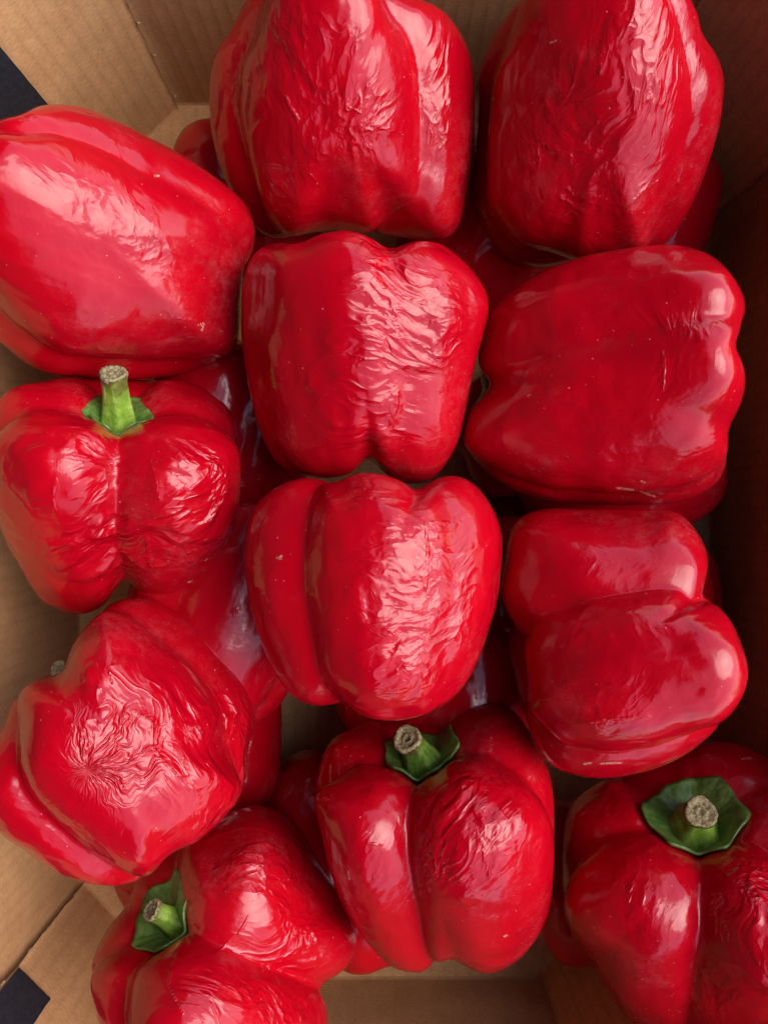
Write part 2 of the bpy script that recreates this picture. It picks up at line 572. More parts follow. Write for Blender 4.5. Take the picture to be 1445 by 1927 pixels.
def body_radius(D, A, E1, E2, lobes, L, R, taper, k=0.05, zs=1.0, core=(0, 0.0, 0.62, 0.62, 0.80, 0.90)):
    """distance from the centre to the skin along each direction: a smooth union of lobes"""
    h0 = D @ A; x0 = D @ E1 / zs; y0 = D @ E2
    def F(t):
        h = h0 * t
        s = np.clip(1 + taper * h / L, 0.45, 1.6)
        x = x0 * t / s; y = y0 * t / s
        acc = None
        for (phi, off, rad, wid, top, bot) in list(lobes) + [core]:
            p = math.radians(phi)
            dr = x * math.cos(p) + y * math.sin(p) - off * R
            dt = -x * math.sin(p) + y * math.cos(p)
            lh = np.where(h > 0, L * top, L * bot)
            e = (np.abs(h / lh) ** np.where(h > 0, 3.0, 3.3) + (np.abs(dr) / (rad * R)) ** 2.2 + (np.abs(dt) / (wid * R)) ** 2.2) ** (1 / 2.4) - 1
            v = np.exp(-np.clip(e, -2, 6) / k)
            acc = v if acc is None else acc + v
        return -k * np.log(acc)
    lo = np.zeros(len(D)); hi = np.full(len(D), 2.2 * max(L, R))
    for _ in range(20):
        mid = 0.5 * (lo + hi)
        ins = F(mid) < 0
        lo = np.where(ins, mid, lo); hi = np.where(ins, hi, mid)
    return 0.5 * (lo + hi)

def poly_polar(poly, c, nb):
    """outline radius (photo pixels) seen from c in nb directions"""
    P = np.asarray(poly, float) - c
    out = np.zeros(nb)
    th = (np.arange(nb) + 0.5) / nb * 2 * math.pi - math.pi
    dx, dy = np.cos(th), np.sin(th)
    Pn = np.roll(P, -1, 0)
    for a, b_ in zip(P, Pn):
        ex, ey = b_ - a
        den = dx * ey - dy * ex
        den = np.where(np.abs(den) < 1e-9, 1e-9, den)
        t = (a[0] * ey - a[1] * ex) / den
        s = (a[0] * dy - a[1] * dx) / den
        ok = (t > 0) & (s >= -1e-6) & (s <= 1 + 1e-6)
        out = np.where(ok & (t > out), t, out)
    return out

def circ_smooth(a, sig):
    n = len(a); x = np.arange(-n // 2, n // 2)
    k = np.exp(-0.5 * (x / sig) ** 2); k /= k.sum()
    return np.real(np.fft.ifft(np.fft.fft(a) * np.fft.fft(np.fft.ifftshift(k))))

def spline_closed(poly, m=6):
    """Catmull-Rom through the outline points, so the silhouette has no corners"""
    P = np.asarray(poly, float); n = len(P); out = []
    for i in range(n):
        p0, p1, p2, p3 = P[i - 1], P[i], P[(i + 1) % n], P[(i + 2) % n]
        for j in range(m):
            t = j / m
            out.append(0.5 * (2 * p1 + (p2 - p0) * t + (2 * p0 - 5 * p1 + 4 * p2 - p3) * t * t + (3 * p1 - p0 - 3 * p2 + p3) * t ** 3))
    return np.array(out)

def proj(V):
    d = CAM_H - V[:, 2]
    return np.stack([CU + V[:, 0] * FOC / d, CV - V[:, 1] * FOC / d], -1)

def seg_dist(P, line, taper=False):
    best = np.full(len(P), 1e9)
    line = np.asarray(line, float)
    ln = np.linalg.norm(np.diff(line, axis=0), axis=1); tot = ln.sum(); acc = 0
    for a, b_, l in zip(line[:-1], line[1:], ln):
        ab = b_ - a
        t = np.clip(((P - a) @ ab) / (ab @ ab + 1e-9), 0, 1)
        d = np.linalg.norm(P - a - t[:, None] * ab, axis=1)
        if taper: d = d / (0.22 + 0.78 * np.sin(math.pi * np.clip((acc + t * l) / tot, 0, 1)) ** 0.6)
        best = np.minimum(best, d); acc += l
    return best

def make_body(s, parent=None, seed=0):
    n = s.get('n', 104)
    D, Q = cube_sphere(n)
    z = s['z']
    if 'poly' in s:
        poly = spline_closed(s['poly'])
        x, y = poly[:, 0], poly[:, 1]
        c = np.array(s['c']) if 'c' in s else np.array([(x.max() + x.min()) / 2, (y.max() + y.min()) / 2])
        sc = (CAM_H - z) / FOC
        rel = (poly - c) * np.array([1, -1]) * sc
        a2 = np.array([math.cos(math.radians(s['ang'])), math.sin(math.radians(s['ang']))])
        ea = rel @ a2; eb = rel @ np.array([a2[1], -a2[0]])
        L = s.get('L', (ea.max() - ea.min()) / 2)
        R = s.get('R', (eb.max() - eb.min()) / 2)
    else:
        c = np.array(s['c']); L, R = s['L'], s['R']
    A, E1, E2 = frame(s['ang'], s.get('el', 0), px(c[0], c[1], z))
    r = body_radius(D, A, E1, E2, s['lobes'], L, R, s.get('taper', 0.1), s.get('k', 0.05), s.get('zs', 1.0), (0, 0.0, 0.62, 0.62, s.get('ct', 0.80), s.get('cb', 0.90)))
    # hollow at the stem and at the blossom end
    ca = D @ A
    r = r * (1 - s.get('dimp', 0.08) * np.exp(-((1 - ca) / 0.055) ** 1.0 * 1.0) - s.get('dimb', 0.05) * np.exp(-((1 + ca) / 0.04)))
    # uneven growth
    r = r * (1 + 0.05 * (fbm(D * 1.6 + seed * 7.1, 2, seed) - 0.5) + 0.02 * (fbm(D * 4.5 + seed * 3.3, 2, seed + 5) - 0.5))
    V = D * r[:, None]
    ctr = np.array(px(c[0], c[1], z))
    if 'poly' in s:
        nb = 240
        tgt = poly_polar(poly, c, nb)
        for it in range(3):
            W = V + ctr
            q = proj(W) - c
            ang = np.arctan2(q[:, 1], q[:, 0]); rad = np.hypot(q[:, 0], q[:, 1])
            bi = np.clip(((ang + math.pi) / (2 * math.pi) * nb).astype(int), 0, nb - 1)
            sil = np.zeros(nb); np.maximum.at(sil, bi, rad)
            sil = np.where(sil < 1, np.median(sil), sil)
            ratio = circ_smooth(tgt / sil, 4.5 if it == 0 else 2.4)
            mean = ratio.mean()
            xi = (ang + math.pi) / (2 * math.pi) * nb - 0.5
            i0 = np.floor(xi).astype(int); fr = xi - i0
            rr = ratio[i0 % nb] * (1 - fr) + ratio[(i0 + 1) % nb] * fr
            ss = sil[i0 % nb] * (1 - fr) + sil[(i0 + 1) % nb] * fr
            wgt = smooth(0.15, 1.0, rad / ss)
            k = mean + (rr - mean) * wgt
            V[:, :2] *= k[:, None]
    N = vnormals(V, Q)
    W = V + ctr
    uv = proj(W)
    face = smooth(0.0, 0.25, N[:, 2])
    # wrinkled patches: (u, v, ru, rv, turn, strength)
    wr = np.zeros(len(V))
    for (u, v, ru, rv, tn, st) in s.get('wrk', ()):
        t = math.radians(tn)
        q = uv - np.array([u, v])
        a = (q[:, 0] * math.cos(t) + q[:, 1] * math.sin(t)) / ru
        b_ = (-q[:, 0] * math.sin(t) + q[:, 1] * math.cos(t)) / rv
        e = np.hypot(a, b_) + 0.5 * (fbm(V * 45 + seed, 2, seed + 9) - 0.5) * 2
        wr = np.maximum(wr, st * smooth(1.08, 0.45, e) * face)
    wmax = max([q[5] for q in s.get('wrk', ())], default=0)
    wr = np.maximum(wr, s.get('wr0', 0.04 + 0.09 * min(wmax, 1.0)))
    # wrinkle coordinates, in cm: turned, then drawn out along the wrinkles
    t = math.radians(s.get('wdir', 0))
    st = s.get('wstr', 2.4) * 1.25
    P = V * 100
    warp = np.stack([fbm(P * 0.45 + 3 + seed, 2, 31), fbm(P * 0.45 + 9 + seed, 2, 32), fbm(P * 0.45 + 5 + seed, 2, 33)], -1) - 0.5
    Pw = P + warp * s.get('warp', 1.5)
    wc = np.stack([(Pw[:, 0] * math.cos(t) + Pw[:, 1] * math.sin(t)) / st,
                   -Pw[:, 0] * math.sin(t) + Pw[:, 1] * math.cos(t), Pw[:, 2]], -1) + seed * 11.7
    rc = np.zeros_like(wc); wr2 = np.zeros(len(V))
    if 'radial' in s:
        u, v, rk = s['radial']
        c3 = (np.array(px(u, v, z + 0.03)) - ctr) * 100
        dx, dy = P[:, 0] - c3[0], P[:, 1] - c3[1]
        rad = np.hypot(dx, dy) + 1e-6
        th = np.arctan2(dy, dx) + 1.1 * (fbm(P * 0.9, 3, 41) - 0.5)
        rc = np.stack([np.cos(th) * 3.1, np.sin(th) * 3.1, rad * 0.95], -1) + 50
        mixr = smooth(rk * 1.15, rk * 0.75, rad)[:, None]
        wr2 = wr * mixr[:, 0] * 0.8 * smooth(0.0, 0.35, rad); wr = wr * (1 - mixr[:, 0])
    # real folds in the mesh
    f = np.abs(fbm(wc * np.array([0.62, 0.62, 0.62]) + 2.7, 2, seed + 60) - 0.5) * 4
    fold = np.clip(1 - f, 0, 1) ** 1.4 - 0.35
    V = V + N * (fold * wr * s.get('fold', 0.0007))[:, None]
    ax = np.stack([V @ E1, V @ E2, (V @ A) * 0.28], -1) * 100 + seed * 5.3
    # single creases and scabs
    mm = (CAM_H - z - 0.03) / FOC * 1000
    cd = np.full(len(V), 50.0); md = np.full(len(V), 50.0)
    hide = np.where(N[:, 2] > 0.05, 0, 50)
    wob = (np.stack([fbm(V * 260 + 1, 2, 71), fbm(V * 260 + 8, 2, 72)], -1) - 0.5) * 7
    for ln in s.get('crease', ()): cd = np.minimum(cd, seg_dist(uv + wob, ln, True) * mm + hide)
    for ln in s.get('scab', ()): md = np.minimum(md, seg_dist(uv, ln) * mm + hide)
    me = quad_mesh('body', V, Q)
    fattr(me, 'wr', wr); vattr(me, 'wc', wc); vattr(me, 'wc2', rc); fattr(me, 'wr2', wr2); vattr(me, 'ax', ax)
    fattr(me, 'cd', np.minimum(cd, 20)); fattr(me, 'md', np.minimum(md, 20))
    return me, ctr, V, A

# ------------------------------------------------------------------ stems
def loft(name, P, radii, ribs, nt=40, ridge=0.06, seed=0, twist=0.3):
    """rings along the points P, ribbed like a pepper stem"""
    P = [Vector(p) for p in P]
    n = len(P); V = []
    up = Vector((0.3, 0.2, 1)).normalized()
    for i, p in enumerate(P):
        t = (P[min(i + 1, n - 1)] - P[max(i - 1, 0)]).normalized()
        if i == 0: side = t.cross(up).normalized()
        side = (side - t * side.dot(t)).normalized()
        o = t.cross(side)
        for k in range(nt):
            a = 2 * math.pi * k / nt
            f = 1 + ridge * math.cos(ribs * a + twist * i / n * 6) + ridge * 0.6 * math.sin(2 * a + seed)
            q = p + (side * math.cos(a) + o * math.sin(a)) * radii[i] * f
            V.append(tuple(q))
    Q = [(i * nt + k, i * nt + (k + 1) % nt, (i + 1) * nt + (k + 1) % nt, (i + 1) * nt + k) for i in range(n - 1) for k in range(nt)]
    me = quad_mesh(name, V, Q)
    ax = np.zeros((len(V), 3))
    for i in range(n):
        for k in range(nt):
            a = 2 * math.pi * k / nt
            ax[i * nt + k] = (math.cos(a) * 2.2, math.sin(a) * 2.2, i * 0.12)
    vattr(me, 'ax', ax + seed)
    fattr(me, 'tp', np.repeat(np.arange(n) / (n - 1), nt))
    return me, V[-nt:], P

def bez(p, m):
    p = [np.array(q, float) for q in p]
    out = []
    for i in range(m + 1):
        t = i / m
        q = list(p)
        while len(q) > 1: q = [a * (1 - t) + b_ * t for a, b_ in zip(q[:-1], q[1:])]
        out.append(q[0])
    return out

def add_stem(root, ctr, body, s, seed):
    """calyx pressed into the hollow, stem, and its dry cut end"""
    C0 = Vector(ctr)
    base = Vector(px(*s['base'])) - C0
    tip = Vector(px(*s['tip'])) - C0
    A = Vector(s['A'])
    r0, r1 = s['r0'], s['r1']
    bv = BVHTree.FromPolygons([tuple(v.co) for v in body.vertices], [tuple(p.vertices) for p in body.polygons])
    hit = bv.ray_cast(A * 0.12, -A, 0.2)[0]
    base = hit.copy()
    tip = Vector(px(s['tip'][0], s['tip'][1], base.z + C0.z + s['dz'])) - C0
    # calyx
    Rc = s['calyx']
    cc = base.copy()
    e1 = A.orthogonal().normalized(); e2 = A.cross(e1)
    nr, nt = 14, 90
    np_ = s.get('points', 6)
    rg = np.random.default_rng(seed)
    amp = rg.uniform(0.6, 1.25, np_); 
    V, Q = [], []
    for i in range(nr + 1):
        for k in range(nt):
            a = 2 * math.pi * k / nt
            seg = (a / (2 * math.pi) * np_) % 1.0
            pt = (1 - abs(seg - 0.5) * 2) ** 2.2 * 0.15 * amp[int(a / (2 * math.pi) * np_) % np_]
            rr = Rc * (i / nr) * (0.86 + pt * (i / nr) ** 2 + 0.05 * math.sin(2 * a + seed) + 0.03 * math.sin(7 * a + seed * 2))
            q = cc + (e1 * math.cos(a) + e2 * math.sin(a)) * rr
            hit = bv.ray_cast(q + A * 0.03, -A, 0.09)[0]
            hh = (hit - cc).dot(A) if hit is not None else 0.0
            hh = min(max(hh, -0.006), s.get('clift', 0.014))
            wob = 0.00025 * math.sin(9 * a + i) + 0.0003 * math.sin(5 * a - 0.4 * i)
            V.append(tuple(q + A * (hh + 0.0006 + 0.0045 * max(0.0, 1 - (i / nr) * Rc / (r0 * 1.9)) ** 1.5 + s.get('curl', 0.0012) * (i / nr) ** 3 + wob * (i / nr))))
    # smooth the drape a little
    V = np.array(V).reshape(nr + 1, nt, 3)
    V[0] = V[0].mean(0)
    for _ in range(3):
        sm = V.copy()
        sm[1:-1] = 0.5 * V[1:-1] + 0.125 * (V[:-2] + V[2:]) + 0.125 * (np.roll(V, 1, 1)[1:-1] + np.roll(V, -1, 1)[1:-1])
        V = sm
    V = V.reshape(-1, 3)
    top = V; bot = V - np.array(A) * 0.0016
    VV = np.concatenate([top, bot]); S = len(top)
    for i in range(nr):
        for k in range(nt):
            a, b_ = i * nt + k, i * nt + (k + 1) % nt
            Q.append((a, a + nt, b_ + nt, b_)); Q.append((S + a, S + b_, S + b_ + nt, S + a + nt))
    for k in range(nt):
        a, b_ = nr * nt + k, nr * nt + (k + 1) % nt
        Q.append((a, S + a, S + b_, b_))
    me = quad_mesh('calyx', VV, Q)
    th = np.tile(np.arange(nt) / nt * 2 * math.pi, nr + 1); rd = np.repeat(np.arange(nr + 1) / nr, nt)
    axc = np.stack([np.cos(th) * 4, np.sin(th) * 4, rd * 0.8], -1)
    vattr(me, 'ax', np.concatenate([axc, axc]) + seed)
    link('calyx', me, M_CALYX, root)
    # stem
    mid = base + A * (tip - base).length * s.get('bend', 0.5)
    m = 22
    P = bez([base - A * 0.003, mid, tip], m)
    rad = []
    for i in range(m + 1):
        t = i / m
        rr = r0 + (r1 - r0) * smooth(0, 0.85, t) + (s.get('flare', 1.25) - 1) * r0 * (1 - t) ** 5 * 1.6
        rr *= 1 + 0.05 * smooth(0.86, 1.0, t)
        rad.append(float(rr))
    me, ring, PP = loft('stem', P, rad, s.get('ribs', 5), seed=seed)
    st = link('stem', me, M_STEM_DARK if s.get('dark') else M_STEM, root)
    # dry end: a collar over the last of the stem, then a sunken face
    t = (PP[-1] - PP[-3]).normalized()
    cen = PP[-1]
    nt = 36; V = []; rg = np.random.default_rng(seed + 3)
    side = t.orthogonal().normalized(); o2 = t.cross(side)
    prof = [(0.99, -0.0016), (1.015, -0.0008), (1.02, 0.0002), (0.93, 0.0009), (0.78, 0.0006), (0.62, -0.0003), (0.40, -0.0002), (0.30, 0.0004), (0.16, -0.0008), (0.03, -0.0010)]
    jit = rg.normal(0, 1, nt)
    for j, (f, hgt) in enumerate(prof):
        for k in range(nt):
            a = 2 * math.pi * k / nt
            g = rad[-1] * f * (1 + 0.05 * math.sin(3 * a + seed) + 0.02 * jit[k])
            hz = hgt * r1 / 0.0055 + (0.0006 * jit[k] if j == 0 else 0.00018 * rg.normal()) + (0.0008 * math.sin(2 * a + seed) if j == 0 else 0)
            V.append(tuple(cen + (side * math.cos(a) + o2 * math.sin(a)) * g + t * hz))
    Q = [(j * nt + k, j * nt + (k + 1) % nt, (j + 1) * nt + (k + 1) % nt, (j + 1) * nt + k) for j in range(len(prof) - 1) for k in range(nt)]
    me = quad_mesh('cut_end', V, Q)
    link('cut_end', me, M_CORK, st)

# ------------------------------------------------------------------ the peppers
# a lobe: (azimuth round the axis, offset, radius outward, half width, length to the stem end, length to the blossom end)
def lobe(phi, off=0.40, rad=0.62, wid=0.66, top=1.0, bot=1.0): return (phi, off, rad, wid, top, bot)

PEPPERS = []
def pepper(**k): PEPPERS.append(k)

pepper(label='smooth red pepper lying in the upper left corner by the diagonal panel',
    z=0.118, ang=160, el=4, taper=0.16, dimb=0.08,
    poly=[(43,226),(66,206),(96,197),(140,198),(180,209),(233,233),(282,259),(345,291),(382,316),(419,342),(458,375),(472,399),(481,432),(476,470),(456,523),(453,583),(448,640),(430,669),(396,688),(336,707),(261,714),(149,710),(93,703),(49,683),(22,662),(-15,630),(-60,575),(-85,500),(-90,400),(-75,320),(-40,262),(10,234)],
    k=.03, lobes=[lobe(-8,.33,.68,.74,1,1.04), lobe(72,.47,.53,.52,1,.99), lobe(175), lobe(-96,.47,.53,.52,1,.95)],
    wrk=[(220,410,210,62,38,.42),(370,600,60,60,0,.2)], wdir=-35, wstr=2.0,
    crease=[[(328,600),(403,601)]], scab=[[(372,612),(384,608),(380,622)],[(415,623),(418,625)],[(292,331),(300,331)]])

pepper(label='large top middle red pepper with a wrinkled front lobe and short slanting crease',
    z=0.104, ang=91, el=-2, taper=0.10,
    poly=[(395,168),(399,123),(410,90),(429,64),(443,41),(458,8),(490,-30),(560,-52),(650,-55),(720,-35),(765,2),(791,0),(821,13),(855,45),(881,93),(892,149),(893,224),(888,299),(877,374),(862,430),(828,456),(791,454),(739,446),(711,441),(683,438),(634,434),(580,440),(530,450),(481,433),(447,390),(421,336),(402,269),(395,209)],
    k=.025, lobes=[lobe(-10,.36,.67,.68,1,1.05), lobe(74,.50,.50,.50,1,1.04), lobe(165), lobe(-92,.50,.50,.50,1,.96)],
    wrk=[(600,150,190,215,0,.5),(830,200,55,210,0,.75),(690,220,80,110,0,.8)], wdir=75, wstr=2.2,
    crease=[[(533,178),(548,200),(563,224)],[(690,232),(722,242),(762,252)],[(585,256),(598,290),(603,310)],[(585,325),(602,350)],[(738,30),(742,60)],[(650,200),(668,208),(680,216)]])

pepper(label='large upper right red pepper with long upright wrinkles and a folded crease',
    z=0.106, ang=100, el=0, taper=0.10,
    poly=[(930,60),(945,38),(972,5),(1010,-30),(1080,-55),(1170,-60),(1250,-40),(1291,2),(1314,40),(1317,73),(1338,90),(1356,125),(1362,165),(1354,235),(1330,316),(1305,380),(1265,445),(1225,472),(1164,482),(1100,492),(1030,501),(990,501),(949,486),(913,440),(892,385),(889,300),(893,200),(899,134)],
    k=.025, lobes=[lobe(-10,.32,.69,.76,1,.97), lobe(76,.49,.51,.50,1,1.0), lobe(165), lobe(-100,.46,.53,.5,1,1.0)],
    wrk=[(1130,190,170,220,10,.75),(1190,60,120,70,0,.5),(1200,190,120,190,8,.7),(1240,330,70,100,0,.4)], wdir=78, wstr=2.3,
    crease=[[(1198,0),(1188,35),(1168,75)],[(1168,62),(1148,80),(1130,105),(1128,140)],[(1172,405),(1192,375),(1240,335)]],
    scab=[[(1033,81),(1047,76)]])

pepper(label='red pepper at the left with an upright bright green stem and a badly crumpled front',
    z=0.102, ang=88, el=33, taper=0.20, L=0.046, R=0.046, c=(220,925), ct=.46, dimp=.05,
    poly=[(-12,790),(0,752),(22,730),(49,721),(90,716),(101,710),(176,708),(240,712),(284,714),(329,714),(374,725),(411,748),(437,781),(448,819),(454,871),(452,927),(445,972),(430,1028),(403,1073),(374,1106),(336,1127),(299,1127),(258,1112),(234,1086),(222,1112),(202,1136),(168,1155),(138,1157),(105,1145),(71,1121),(37,1065),(11,1020),(-8,960),(-18,900),(-20,840)],
    k=.035, lobes=[lobe(-42,.55,.50,.54,1,1.04), lobe(44,.55,.50,.54,.98,1.0), lobe(116,.50,.49,.58,.98,.9), lobe(-116,.50,.49,.54,1,.9), lobe(180,.50,.49,.5,.96,.9)],
    wrk=[(190,880,110,110,0,1.0),(330,930,125,130,0,1.05),(240,1010,170,75,-12,1.0),(60,900,70,150,0,.35)], wdir=18, wstr=2.4, fold=.0020,
    crease=[[(105,900),(98,940),(112,985)],[(285,850),(290,900),(303,940)],[(10,860),(6,905),(45,950),(85,1010)]], scab=[[(355,1096),(378,1092)],[(386,1053),(390,1050)]],
    stem=dict(base=(231,800,.128), tip=(213,703,.142), r0=.0074, r1=.0046, dz=.019, calyx=.0140, cc=(226,800,.126), bend=.55, points=5, curl=.001))

pepper(label='boxy red pepper in the centre, its whole right half crinkled like foil',
    z=0.115, ang=92, el=2, taper=0.13,
    poly=[(454,539),(453,600),(456,654),(469,733),(483,794),(505,848),(534,881),(577,897),(627,900),(670,888),(694,862),(713,884),(742,904),(775,911),(811,902),(839,873),(861,834),(875,780),(886,722),(904,650),(917,600),(920,575),(913,546),(893,515),(865,485),(829,460),(785,452),(757,460),(739,470),(713,456),(685,442),(652,434),(616,438),(584,449),(559,460),(534,455),(498,463),(472,488),(460,517)],
    k=.035, lobes=[lobe(-22,.36,.65,.68,1,1), lobe(48,.42,.58,.56,.98,1.02), lobe(115,.4,.58,.6,.9,.9), lobe(-88,.42,.58,.62,.95,.97), lobe(180)],
    wrk=[(750,600,150,150,0,.95),(640,700,60,200,0,.6),(720,790,110,110,0,.6)], wdir=-8, wstr=2.5, fold=.0012,
    crease=[[(728,540),(760,560),(802,568)],[(700,520),(725,545)],[(735,632),(775,640),(805,655)],[(748,735),(745,775),(730,805)],[(655,664),(690,678),(715,676)],[(672,470),(692,452)]],
    scab=[[(581,447),(582,446)],[(508,502),(510,503)]])

pepper(label='wide smooth red pepper on its side at the right wall, above the grooved one',
    z=0.112, ang=8, el=-10, taper=0.27,
    poly=[(870,817),(884,766),(908,740),(901,700),(902,651),(917,602),(949,558),(994,525),(1042,501),(1103,481),(1164,469),(1216,462),(1265,460),(1305,467),(1342,485),(1370,513),(1390,546),(1403,578),(1398,610),(1386,635),(1373,653),(1390,675),(1400,707),(1398,744),(1386,776),(1370,805),(1366,822),(1371,849),(1362,886),(1338,918),(1297,940),(1245,950),(1176,952),(1103,950),(1042,944),(990,932),(941,910),(905,877),(880,849)],
    k=.03, lobes=[lobe(26,.40,.62,.66,1.0,1.0), lobe(-54,.47,.56,.58,1.0,.97), lobe(98,.46,.53,.55,.96,.95), lobe(180)],
    wrk=[(1280,610,100,42,12,.55),(1250,690,110,60,0,.2)], wdir=80, wstr=2.0,
    crease=[[(1246,645),(1249,690),(1246,735)]],
    scab=[[(1160,918),(1192,922)],[(1205,925),(1232,935)],[(1206,905),(1212,908)],[(992,746),(998,743)]])

pepper(label='shiny red pepper on its side at the right, split by one deep level groove',
    z=0.118, ang=10, el=-13, taper=0.10,
    poly=[(939,1119),(943,1068),(954,1013),(978,974),(1025,957),(1095,957),(1193,957),(1251,959),(1283,970),(1310,998),(1330,1037),(1333,1064),(1327,1092),(1314,1114),(1345,1135),(1373,1166),(1392,1209),(1404,1252),(1398,1291),(1377,1334),(1341,1377),(1295,1416),(1240,1444),(1185,1459),(1130,1465),(1083,1459),(1044,1444),(1013,1412),(997,1377),(978,1322),(966,1264),(956,1221),(957,1193),(963,1174),(953,1154),(944,1137)],
    lobes=[lobe(-62,.52,.50,.54,.96,1.0), lobe(17,.46,.58,.60,1.02,.98), lobe(92,.49,.50,.50,.94,.92), lobe(170)],
    k=.022, wrk=[(1180,1310,110,70,-10,.35),(1100,1200,80,40,0,.3),(1230,1180,100,30,0,.22),(1120,1060,60,40,0,.2)], wdir=60, wstr=1.6,
    crease=[[(1090,1360),(1165,1352),(1225,1348)]],
    scab=[[(1098,1438),(1112,1436)],[(1130,1437),(1170,1435)],[(1402,1222),(1404,1232)]])

pepper(label='plump red pepper below the centre, small tan scab on its narrow left lobe',
    z=0.124, ang=92, el=3, taper=0.08,
    poly=[(460,1070),(461,1013),(471,969),(497,933),(533,909),(572,899),(608,901),(628,910),(652,898),(688,890),(719,893),(754,905),(789,921),(812,902),(843,894),(878,902),(909,929),(933,969),(945,1013),(944,1066),(936,1128),(918,1190),(900,1243),(869,1296),(825,1332),(772,1352),(719,1356),(674,1343),(646,1324),(612,1328),(577,1325),(541,1301),(510,1252),(488,1199),(471,1137)],
    lobes=[lobe(6,.38,.64,.62,1,1.03), lobe(-64,.50,.53,.50,.97,.97), lobe(60,.42,.58,.62,.98,.93), lobe(180)],
    k=.022, wrk=[(790,1130,140,220,0,.62),(760,1260,140,90,0,.7),(680,950,90,30,0,.25)], wdir=8, wstr=1.7,
    crease=[[(668,921),(710,922),(752,924)],[(664,938),(732,936)],[(740,935),(776,944)],[(806,983),(868,984)],[(800,990),(806,1030),(803,1075)],[(720,1195),(735,1188),(748,1198)],[(805,1060),(800,1110)]],
    scab=[[(522,1050),(532,1046)],[(521,1049),(529,1052)]])

pepper(label='red pepper with a starburst of fine wrinkles, lying against the left wall',
    z=0.114, ang=128, el=8, taper=0.08,
    poly=[(128,1231),(144,1199),(176,1164),(202,1141),(234,1125),(273,1122),(317,1132),(360,1154),(403,1192),(439,1238),(468,1285),(480,1332),(479,1368),(468,1411),(462,1469),(443,1512),(410,1551),(367,1587),(335,1600),(306,1622),(284,1645),(245,1663),(202,1667),(144,1656),(90,1631),(43,1595),(0,1569),(-25,1525),(-30,1460),(-20,1410),(0,1376),(14,1353),(22,1325),(40,1300),(68,1278),(108,1265),(126,1254)],
    lobes=[lobe(6,.36,.65,.66,1,1), lobe(90,.52,.49,.54,.97,1), lobe(-86,.55,.47,.54,1,.98), lobe(180)],
    k=.022, wrk=[(225,1400,150,140,0,1.0),(330,1420,140,170,-30,.9),(240,1300,100,70,0,.8),(180,1580,150,60,25,.22)], radial=(222,1402,2.1), wdir=-50, wstr=2.2, fold=.0012,
    crease=[[(252,1335),(290,1358),(285,1400),(315,1440),(340,1462),(360,1460)],[(362,1460),(372,1500)],[(140,1305),(190,1292)],[(205,1255),(212,1290)]],
    scab=[[(290,1208),(292,1209)]],
    stem=dict(base=(125,1278,.100), tip=(109,1257,.105), r0=.004, r1=.0030, dz=.004, calyx=.010, cc=(130,1280,.102), bend=.5, points=5))

pepper(label='red pepper in the bottom left corner with a green stem pointing left',
    z=0.094, ang=150, el=40, taper=0.02, c=(425,1790), L=0.050, R=0.055, ct=.46, dimp=.05,
    poly=[(170,1851),(179,1793),(208,1739),(240,1702),(252,1665),(290,1620),(340,1578),(395,1545),(440,1524),(482,1514),(530,1530),(572,1575),(606,1628),(644,1700),(669,1754),(666,1797),(644,1831),(603,1855),(613,1880),(618,1927),(606,1985),(560,2030),(480,2050),(400,2045),(320,2020),(240,1985),(195,1945),(180,1899)],
    lobes=[lobe(74,.54,.58,.68,1.02,1.0), lobe(-42,.55,.53,.56,1,1.0), lobe(148,.48,.46,.46,.9,.85), lobe(-150,.52,.46,.44,.97,.9), lobe(-105,.52,.48,.42,.97,.85)],
    k=.028, wrk=[(490,1630,120,100,0,.8),(540,1780,80,120,0,.7),(480,1860,150,110,30,.7),(370,1890,80,80,0,.4)], wdir=-15, wstr=2.4,
    crease=[[(330,1800),(318,1850),(345,1910)],[(470,1720),(450,1760),(405,1795)],[(400,1640),(430,1622),(500,1630)],[(440,1604),(510,1612)]],
    stem=dict(base=(340,1708,.116), tip=(286,1712,.124), r0=.0070, r1=.0038, dz=.010, calyx=.0155, cc=(325,1718,.114), bend=.45, points=5, flare=1.1))

pepper(label='bottom middle red pepper with a short dark green stem and deep front groove',
    z=0.094, ang=98, el=40, taper=0.20, c=(815,1568), L=0.049, R=0.0485, ct=.64, dimp=.05,
    poly=[(593,1518),(595,1469),(608,1421),(630,1385),(661,1373),(700,1356),(777,1342),(850,1340),(905,1325),(940,1323),(971,1341),(998,1376),(1025,1429),(1040,1483),(1043,1545),(1042,1624),(1038,1691),(1020,1748),(985,1797),(940,1828),(909,1832),(874,1819),(845,1799),(825,1817),(785,1829),(741,1821),(706,1793),(670,1748),(639,1691),(617,1624),(604,1571)],
    lobes=[lobe(30,.55,.51,.54,1,1.03), lobe(-52,.55,.49,.46,.98,1.0), lobe(104,.50,.50,.56,1,.95), lobe(-120,.50,.49,.50,.98,.9), lobe(180,.48,.49,.52,.96,.9)],
    k=.025, wrk=[(880,1570,130,120,0,.95),(870,1660,90,60,0,.55),(980,1480,60,50,0,.3),(690,1620,40,140,-15,.35)], wdir=55, wstr=1.9,
    crease=[[(885,1548),(908,1590),(918,1650)],[(800,1552),(790,1600)],[(692,1588),(720,1590)]], scab=[[(622,1440),(621,1480)],[(655,1640),(658,1655)],[(948,1762),(955,1760)]],
    stem=dict(base=(797,1428,.1215), tip=(766,1390,.1310), r0=.0115, r1=.0052, dz=.014, calyx=.0165, cc=(783,1424,.1205), bend=.4, points=6, flare=1.0, dark=True))

